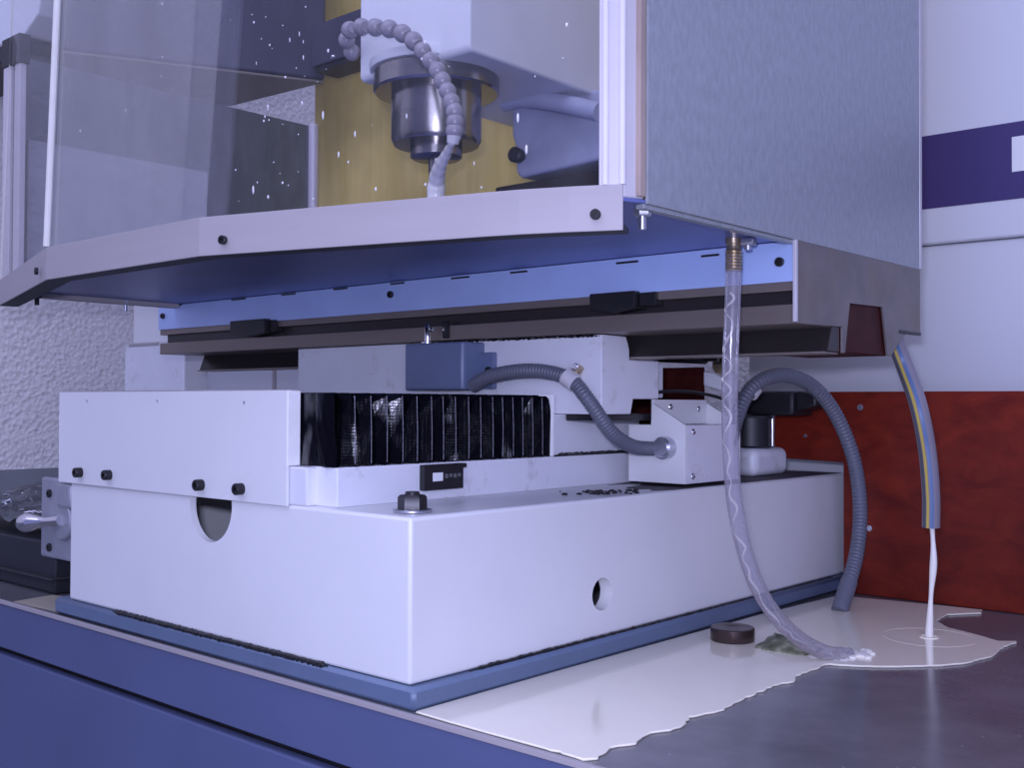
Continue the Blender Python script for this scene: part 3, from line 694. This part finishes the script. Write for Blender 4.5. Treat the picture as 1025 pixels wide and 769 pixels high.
# open thick walled hose
def hose(mb, pts, r, ri, seg=22):
    n = len(pts); outer = []; inner = []; a = (pts[1]-pts[0]).orthogonal().normalized()
    for i, p in enumerate(pts):
        tt = (pts[min(i+1, n-1)]-pts[max(i-1, 0)]).normalized(); a = (a-tt*a.dot(tt)).normalized(); b = tt.cross(a)
        outer.append([mb.bm.verts.new(p+(a*math.cos(2*PI*k/seg)+b*math.sin(2*PI*k/seg))*r) for k in range(seg)])
        inner.append([mb.bm.verts.new(p+(a*math.cos(2*PI*k/seg)+b*math.sin(2*PI*k/seg))*ri) for k in range(seg)])
    rings = outer+inner[::-1]+[outer[0]]
    fs = []
    for i in range(len(rings)-1):
        for k in range(seg): fs.append(mb.bm.faces.new([rings[i][k], rings[i][(k+1) % seg], rings[i+1][(k+1) % seg], rings[i+1][k]]))
    bmesh.ops.recalc_face_normals(mb.bm, faces=fs)
hose(mb, pts, .0102, .0076); mb.build('hose_wall', HGREY, t)
view = (CAM-pts[40]).normalized()
def stripe(name, m, ang, w, dr):
    mb = MB(); rings = []
    for i, p in enumerate(pts):
        tt = (pts[min(i+1, len(pts)-1)]-pts[max(i-1, 0)]).normalized(); s = tt.cross(view).normalized(); f = s.cross(tt)
        if f.dot(view) < 0: f = -f
        ring = []
        for r_ in (.0101, .0101+dr):
            for k in range(5):
                an = ang+(k/4-.5)*w; ring.append(mb.bm.verts.new(p+(s*math.sin(an)+f*math.cos(an))*r_))
        rings.append([ring[i2] for i2 in (0, 1, 2, 3, 4, 9, 8, 7, 6, 5)])
    mb._skin(rings, 10); mb.build(name, m, t)
stripe('yellow_stripe', YELLOW, .38, .27, .0006); stripe('blue_stripe', HBLUE, -.08, .38, .0004); stripe('dark_stripe', mat('dark_hose_stripe', (.09, .09, .11), .45), .85, .45, .0003)
# stream out of the hose
e = pts[-1]; foot = at(930, 639, 'Z', ZT+.001); foot = Vector((foot.x, foot.y, ZT+.0025))
P = [e+Vector((.001, 0, .006)), at(934.5, 560, 'Y', .617), at(932, 595, 'Y', .617), at(930.5, 625, 'Y', .617), foot]
mb = MB(); mb.tube(spline(P, 50), .0034, 12, rf=lambda i, n: 1-.25*math.sin(i*.25)+(.35*(i-44)/5 if i > 44 else 0))
tag(mb.build('coolant_stream', STREAMM), 'thin white coolant stream falling from the striped hose', 'coolant')

# ================================================================== COOLANT POOL
px = [(416, 714.5), (470, 699), (560, 673), (660, 645), (760, 617), (833, 599), (852, 599), (900, 603.5), (940, 607.5), (983, 612), (982, 615), (949, 616.5), (937, 623), (949, 630), (978, 637), (1000, 643.5), (1018, 643.5), (1017, 645), (1005, 649), (995, 658), (967, 665.6), (938, 668), (900, 669), (863, 668.5), (840, 667.5), (830, 666), (815, 672), (797, 678), (795, 684), (778, 687), (754, 697), (729, 709), (720, 714), (690, 720), (683, 730), (646, 737), (637, 746), (612, 750), (598, 761), (583, 762), (545, 751), (500, 739), (450, 725)]
W3 = [at(*q, 'Z', ZT) for q in px]
riser = 6
for i in range(riser): W3[i].x = max(W3[i].x, .0095)
for p in W3: p.y = min(max(p.y, -.0035), YB-.001)
rnd = random.Random(9); out = []
for i, p in enumerate(W3):
    q = W3[(i+1) % len(W3)]; L = (q-p).length; k = max(1, int(L/.006))
    for j in range(k):
        v = p.lerp(q, j/k)
        jag = 0 if i < 9 or i > len(W3)-4 else (.0016 if i > 24 else .0008)
        out.append((v.x+rnd.uniform(-jag, jag), v.y+rnd.uniform(-jag, jag)))
t = thing('coolant_pool', 'pool of milky cream coolant spilled over the stand top beside the base', 'coolant', (.12, .4, ZT))
mb = MB(); mb.prism(out, 'Z', ZT+.0002, ZT+.0022, .0006, 1); mb.build('pool', CREAM, t)
mb = MB(); rnd = random.Random(21)
fc = at(853, 656, 'Z', ZT+.003)
for k in range(40): mb.ball(fc+Vector((rnd.gauss(0, .008), rnd.gauss(.006, .010), 0)), rnd.uniform(.002, .006), (1, 1, .7), 1)
for k in range(26):
    q = at(812+k*1.6, 657.5+math.sin(k)*1.2+(k*.15), 'Z', ZT+.002); mb.ball(q, .0022, (1.6, 1, .5), 1)
mb.build('foam', STREAMM, t, label='white foam at the tube mouth')
mb = MB()
c = at(930, 638, 'Z', ZT+.0022)
for rr, th in ((.010, .0012), (.052, .0002)):
    mb.tube([(c.x+rr*math.cos(2*PI*k/60), c.y+rr*math.sin(2*PI*k/60)*1.0, ZT+.0022) for k in range(61)], th, 6)
mb.build('ripple', CREAM, t)
mb = MB(); out2 = [at(*q, 'Z', ZT) for q in ((14, 603), (52, 596.5), (66, 598), (68, 606), (57, 612.5), (30, 607))]
mb.prism([(p.x, max(p.y, -.004)) for p in out2], 'Z', ZT+.0002, ZT+.0012, .0002, 1)
tag(mb.build('coolant_film', mat('dried_coolant', (.42, .38, .30), .35)), 'beige coolant film on the stand left of the machine base', 'coolant')

# puck and scrap
t = thing('steel_plug', 'short dark brown steel plug standing in the coolant beside the drain tube', 'plug', (.062, .445, ZT))
c = at(730, 646.5, 'Z', ZT); c = Vector((c.x-.0075, c.y+.020, ZT))
rw = .0252
mb = MB().lathe(c+Vector((0, 0, .0024)), c+Vector((0, 0, .0175)), [(0, rw*.98), (.06, rw), (.93, rw), (1, rw*.96), (1.0, rw*.3), (.97, rw*.26)], 48); mb.build('plug_body', PUCK, t)
mb = MB(); rnd = random.Random(4)
n, m_ = 16, 7; V = []
a0, a1, a2, a3 = at(757, 651, 'Z', ZT), at(776, 637, 'Z', ZT), at(824, 654, 'Z', ZT), at(806, 659, 'Z', ZT)
for i in range(n):
    for j in range(m_):
        u, v = i/(n-1), j/(m_-1); p = (a0.lerp(a3, u)).lerp(a1.lerp(a2, u), v)
        h = .003+.009*math.sin(PI*v)*math.sin(PI*min(1, u*1.15))*(.7+.6*rnd.random())
        V.append(mb.bm.verts.new((p.x+rnd.uniform(-.002, .002), p.y+rnd.uniform(-.002, .002), ZT+.0015+h)))
top = []
for i in range(n-1):
    for j in range(m_-1): top.append(mb.bm.faces.new([V[i*m_+j], V[(i+1)*m_+j], V[(i+1)*m_+j+1], V[i*m_+j+1]]))
ex = bmesh.ops.extrude_face_region(mb.bm, geom=top); vs = [g for g in ex['geom'] if isinstance(g, bmesh.types.BMVert)]
for v in vs: v.co.z = ZT+.0022
bmesh.ops.recalc_face_normals(mb.bm, faces=mb.bm.faces)
tag(mb.build('rag_scrap', DEBRIS), 'crumpled greenish scrap lying in the coolant against the drain tube', 'scrap')

# swarf on the ledge
mb = MB(); rnd = random.Random(6)
for k in range(70):
    x = rnd.uniform(560, 638) if k > 30 else rnd.gauss(604, 9); p = at(x, 492.5+(600-x)*.02+rnd.uniform(-2, 2), 'Z', .1512)
    p.x = max(min(p.x, -.004), XB+.004); mb.ball((p.x, p.y, .1508), rnd.uniform(.0012, .003), (rnd.uniform(.6, 1.5), rnd.uniform(.6, 1.8), .6), 1)
tag(mb.build('ledge_swarf', BLACK, smooth=False), 'dark metal chips scattered on the ledge beside the switch box', 'metal chips', kind='stuff')

# ================================================================== LEFT VALVE
t = thing('lubricator_valve', 'grey cast valve block with a chrome lever knob left of the base', 'valve', (-.65, .02, .045))
p0, p1 = at(44, 482, 'Y', .012), at(70, 560, 'Y', .012)
mb = MB().box(p0.x, -.6345, .008, .018, .045, .151, .003); mb.cyl((-.664, .002, .098), (-.664, .010, .098), .026, seg=32, bev=.002)
mb.box(-.672, -.6345, -.001, .010, .115, .147, .004); mb.build('valve_body', mat('cast_aluminium', (.36, .37, .42), .4, metal=.4, var=.12, vscale=40), t)
for q in ((50, 494), (50, 548)):
    c = at(*q, 'Y', .008); screw_head(c, (0, -1, 0), .0055, .003).build('mounting_screw', BLACK, t)
k0 = Vector((-.664, .002, .098)); k1 = at(20, 524, 'Y', -.02); k2 = at(44, 524.5, 'Y', -.010)
d = (k1-k0)
mb = MB(); mb.lathe(k0, k1, [(0, .007), (.35, .0055), (.5, .0075), (.68, .0115), (.85, .0128), (.95, .0105), (1., .006)], 28); mb.build('lever_knob', CHROME, t)

# bin of chips beyond
t = thing('chip_bin', 'black bin heaped with metal chips left of the machine base', 'bin', (-1.0, .3, ZT))
MB().box(-1.25, -.80, .06, .75, ZT+.0005, .052, .004).build('bin_body', mat('bin_black', (.018, .018, .026), .5), t)
MB().box(-1.25, -.792, .05, .76, -.002, .003, .002).build('bin_ledge', BLACKP, t)
mb = MB(); rnd = random.Random(13)
nx, ny = 26, 30; V = []
for i in range(nx):
    for j in range(ny):
        u, v = i/(nx-1), j/(ny-1); x = -1.25+.45*u; y_ = .06+.69*v
        h = .052+.050*math.sin(PI*min(1, (1-u)*1.4)*.5)*(.5+.5*math.sin(PI*v))+rnd.uniform(0, .014)
        V.append(mb.bm.verts.new((x, y_, h)))
for i in range(nx-1):
    for j in range(ny-1): mb.bm.faces.new([V[i*ny+j], V[(i+1)*ny+j], V[(i+1)*ny+j+1], V[i*ny+j+1]])
hp = mb.build('chip_heap', mat('dark_chips', (.10, .11, .12), .4, metal=.5, var=.5, vscale=70), t, smooth=False, label='heap of dark metal chips')
mb = MB()
for k in range(420):
    x = rnd.uniform(-1.2, -.803); y_ = rnd.uniform(.07, .6)
    if k < 230: x = -.80-abs(rnd.gauss(0, .02))-.004
    u = (x+1.25)/.45; v = (y_-.06)/.69
    h = .060+.050*math.sin(PI*min(1, (1-u)*1.4)*.5)*(.5+.5*math.sin(PI*v)); c = Vector((x, y_, h))
    d = Vector((rnd.uniform(-1, 1), rnd.uniform(-1, 1), rnd.uniform(-.3, .7)))*.007
    mb.tube([c-d, c+Vector((0, 0, .002)), c+d], .0012, 5)
sh = mb.build('bright_chips', ZINC, t, label='bright curled chips'); sh['kind'] = 'stuff'

# ================================================================== ROOM
o = MB().box(-2.0, -1.9, -4.0, 4.0, .0895, 3.2, 0).build('wall_left', WALL); struct(o, 'white roughcast workshop wall', 'wall')
o = MB().box(-2.0, -1.895, -4.0, 4.0, -.8, .089, 0).build('trim_1', DADO); struct(o, 'grey painted band along the foot of the wall', 'wall')
o = MB().box(-1.9, 4.0, 2.2, 2.3, -.8, 3.2, 0).build('wall_back', WALL); struct(o, 'white wall behind the machine', 'wall')
o = MB().box(-2.0, 4.0, -4.0, 2.3, -.85, -.8005, 0).build('floor', FLOORM); struct(o, 'concrete workshop floor', 'floor')

# white cabinet beyond the left end of the table
t = thing('electrical_cabinet', 'white steel cabinet beyond the left end of the table', 'cabinet', (-1.5, .75, -.8))
cx0, cx1 = at(125, 345, 'Y', .60).x, at(184, 390, 'Y', .60).x
zt_ = at(125, 345, 'Y', .60).z
MB().box(cx0, cx1, .60, .66, -.8, zt_, .003).build('lower_body', WHITE_G, t)
MB().box(cx0+.025, cx1-.06, .606, .655, zt_+.0003, zt_+.13, .003).build('upper_body', WHITE, t)
MB().box(cx0+.02, cx1-.10, .598, .655, zt_-.006, zt_+.0001, .001).build('lid_edge', ALU, t)
t = thing('pale_crate', 'pale lavender box seen through the gap under the table', 'box', (-.9, 1.0, -.8))
a_, b_ = at(206, 371, 'Y', .97), at(280, 388, 'Y', .97)
MB().box(a_.x-.12, b_.x+.1, .97, 1.3, -.8, .50, .004).build('crate_body', LAV, t)
MB().box(a_.x+.30, a_.x+.312, .966, .9705, -.8, .48, .001).build('seam_strip', ALU, t)

# ================================================================== PLYWOOD, HEAD, COLUMN
pa = at(315, 130, 'Y', .76)
o = thing('plywood_sheet', 'yellowish plywood sheet on a post behind the spindle', 'board', (-.5, .77, .45))
MB().box(pa.x, .10, .76, .775, .45, 1.6, .001).build('sheet', PLY, o)
MB().box(pa.x+.02, pa.x+.06, .7752, .81, ZT+.0005, 1.5, .002).build('support_post', ALU, o, label='grey post carrying the sheet')

SP = at(437, 88, 'Y', .45); sxp, syp = SP.x, SP.y
zr1 = at(437, 77, 'Y', .45).z; zr0 = at(437, 95, 'Y', .45).z; zn0 = at(437, 146, 'Y', .45).z; ze0 = at(437, 160, 'Y', .45).z; zc0 = at(437, 170, 'Y', .45).z
k = (SP-CAM).dot(FW)/F
t = thing('spindle_head', 'white milling head with polished spindle nose inside the enclosure', 'milling head', (sxp, syp, ze0))
hx1 = at(470, 50, 'Y', .385).x; hz = at(470, 50, 'Y', .385).z; hx0 = at(360, 40, 'Y', .385).x
mb = MB().prism([(.385, hz+.006), (.39, hz), (.74, hz-.002), (.74, 1.4), (.385, 1.4)], 'X', hx0, hx1, .006, 4)
mb.build('head_casting', CAST, t)
mb = MB().lathe((sxp, syp, zr1+.004), (sxp, syp, hz+.02), [(0, 66*k), (.25, 67*k), (1, 67*k)], 56); mb.build('boss', CAST, t)
mb = MB().lathe((sxp, syp, zr1+.004), (sxp, syp, zr0), [(0, 60*k), (.08, 63*k), (.9, 63*k), (1, 61*k)], 64); mb.build('flange_ring', STEEL, t)
mb = MB().lathe((sxp, syp, zr0), (sxp, syp, zn0), [(0, 45*k), (.9, 45*k), (1, 42.5*k)], 64); mb.build('spindle_nose', STEEL, t)
mb = MB().lathe((sxp, syp, zn0), (sxp, syp, ze0), [(0, 26*k), (.85, 26*k), (1, 23*k)], 48); mb.build('tool_holder', STEEL, t)
mb = MB().lathe((sxp, syp, ze0), (sxp, syp, ze0-.06), [(0, 8*k), (.8, 7*k), (1, 6*k)], 24); mb.build('cutter', STEEL, t)

t = thing('column_casting', 'blue grey column casting with a black knob behind the spindle', 'casting', (-.35, .70, .6))
CPX = [(508, 92), (512, 112), (512, 135), (516, 150), (516, 172), (520, 178), (640, 150), (640, 88)]
MB().prism([(at(*q, 'Y', .655).x, at(*q, 'Y', .655).z) for q in CPX], 'Y', .655, .735, .006, 4).build('casting_body', CASTB, t)
a_, b_ = at(500, 186, 'Y', .66), at(640, 160, 'Y', .66)
MB().box(a_.x-.01, b_.x, .66, .735, a_.z-.03, at(520, 180, 'Y', .655).z-.004, .003).build('foot_block', DARKST, t)
c = at(521, 157, 'Y', .65)
MB().lathe(c+Vector((0, .006, 0)), c+Vector((.004, -.022, 0)), [(0, .006), (.4, .006), (.45, .012), (.9, .0125), (1, .009)], 24).build('knob', BLACKP, t)
mb = MB(); a_ = at(505, 90, 'Y', .60); b_ = at(575, 106, 'Y', .60)
pts = [at(505, 103, 'Y', .62), at(525, 99, 'Y', .62), at(560, 103, 'Y', .62), at(600, 112, 'Y', .62)]
mb.tube(spline(pts, 40), .014, 16); mb.build('rounded_rib', CASTB, t)

# coolant nozzle hose (beads)
t = thing('coolant_nozzle', 'beaded white coolant hose curling in front of the spindle', 'nozzle hose', tuple(at(355, 50, 'Y', .36)))
YN = .335
NP_ = [((352, 52), .38), ((347, 40), .365), ((350, 30), .35), ((362, 27), .34), ((376, 27.5), YN), ((390, 29), YN), ((403, 33.5), YN), ((414, 41), YN), ((423, 51), YN), ((431, 61), YN), ((438, 71), YN), ((443, 81), YN), ((448, 91.5), YN), ((452, 102), YN), ((455, 112), YN), ((455.5, 122), YN), ((455, 131), YN)]
for i, (q, yy) in enumerate(NP_):
    c = at(*q, 'Y', yy); nx_ = at(*NP_[min(i+1, len(NP_)-1)][0], 'Y', NP_[min(i+1, len(NP_)-1)][1]); pv = at(*NP_[max(i-1, 0)][0], 'Y', NP_[max(i-1, 0)][1])
    d = (nx_-pv).normalized(); R = 8.4*k*.93*(1.05 if i < 8 else .98)
    mb = MB(); mb.lathe(c-d*R*.95, c+d*R*.95, [(0, R*.55), (.1, R*.78), (.3, R*.98), (.5, R*1.05), (.7, R*.98), (.86, R*.8), (.93, R*.62), (1, R*.6)], 22)
    mb.build('bead_segment', BEAD, t)
c0, c1 = at(455, 133, 'Y', YN), at(453, 144, 'Y', YN)
MB().lathe(c0, c1, [(0, 7*k), (1, 8.5*k*.6)], 20).build('nozzle_tip', NYLON, t)
P = [at(453, 142, 'Y', YN), at(447, 154, 'Y', .36), at(440, 168, 'Y', .385), at(437, 182, 'Y', .405), at(436, 200, 'Y', .41), at(436, 222, 'Y', .41)]
mb = MB(); mb.tube(spline(P, 60), 5*k, 12, rf=lambda i, n: .62+1.15*min(1, (i/44)**1.3)+.05*math.sin(i*.9))
tag(mb.build('coolant_jet', STREAMM), 'white coolant jet from the beaded nozzle washing the cutter', 'coolant')

# bracket beside the head
t = thing('head_bracket', 'dark blue bracket on the left of the milling head', 'bracket', tuple(at(340, 45, 'Y', .6)))
a_, b_ = at(322, 22, 'Y', .60), at(366, 50, 'Y', .60)
MB().box(a_.x-.03, b_.x+.04, .60, .68, b_.z, a_.z, .003).build('bracket_arm', DARKBOX, t)
a_, b_ = at(324, 51, 'Y', .61), at(362, 59, 'Y', .61)
MB().box(a_.x-.02, b_.x, .605, .66, b_.z, a_.z, .002).build('bracket_foot', BLACKP, t)
c = at(334, 57, 'Y', .60); MB().ball(c, .006, (1, 1, .7), 2).build('bolt', CHROME, t)

# hanging dark box at the left, seen through the window
t = thing('control_box', 'dark violet control box hanging above the far side panel', 'control box', tuple(at(240, 80, 'Z', .87)))
zq = .87
c = [at(60, 50, 'Z', zq), at(326, 81, 'Z', zq), at(231, 105, 'Z', zq), at(57, 84, 'Z', zq)]
MB().prism([(p.x, p.y) for p in c], 'Z', zq+.001, 1.5, .006, 3).build('box_body', DARKBOX, t)
cc = sum((Vector(p) for p in c), Vector())/4
MB().prism([((p.x-cc.x)*.985+cc.x, (p.y-cc.y)*.985+cc.y) for p in c], 'Z', zq-.004, zq+.001, .001).build('bottom_plate', BEIGEU, t)
t = thing('operator_pendant', 'pale operator pendant cabinet at the top left corner with black underside', 'control cabinet', tuple(at(20, 20, 'Y', .35)))
pp = [at(-60, -30, 'Y', .3), at(44, -30, 'Y', .3), at(38, 14, 'Y', .3), at(24, 34, 'Y', .3), at(-60, 75, 'Y', .3)]
MB().prism([(p.x, p.z) for p in pp], 'Y', .3, .42, .004).build('housing', LAV, t)
pp = [at(-60, 76, 'Y', .305), at(24, 35, 'Y', .305), at(22, 52, 'Y', .305), at(-60, 92, 'Y', .305)]
MB().prism([(p.x, p.z) for p in pp], 'Y', .305, .415, .002).build('underside', BLACKP, t)

# ================================================================== LIGHT
def area(name, loc, tgt, sx, sy, e, col):
    l = bpy.data.lights.new(name, 'AREA'); l.shape = 'RECTANGLE'; l.size = sx; l.size_y = sy; l.energy = e; l.color = col
    o = bpy.data.objects.new(name, l); COL.objects.link(o); o.location = loc
    d = Vector(tgt)-Vector(loc); o.rotation_euler = d.to_track_quat('-Z', 'Y').to_euler()
    return o
area('window_light', (2.3, -2.4, .62), (-.1, .2, .25), 2.3, 2.0, 46, (.62, .64, 1.))
area('overhead_fill', (-.1, -1.5, 3.0), (-.2, .2, 0), 3.6, 3.0, 84, (.62, .64, 1.))  # broad unseen light added to brighten the pool and wall from above
l = bpy.data.lights.new('camera_flash', 'AREA'); l.shape = 'RECTANGLE'; l.size = .05; l.size_y = .03; l.energy = 8.5; l.color = (.63, .65, 1.)
o = bpy.data.objects.new('camera_flash', l); COL.objects.link(o); o.location = CAM+UP*.06-RT*.03-FW*.02; o.rotation_euler = FW.to_track_quat('-Z', 'Y').to_euler()
w = bpy.data.worlds.new('world'); SC.world = w; w.use_nodes = True
w.node_tree.nodes['Background'].inputs['Color'].default_value = (.34, .38, .86, 1); w.node_tree.nodes['Background'].inputs['Strength'].default_value = .66
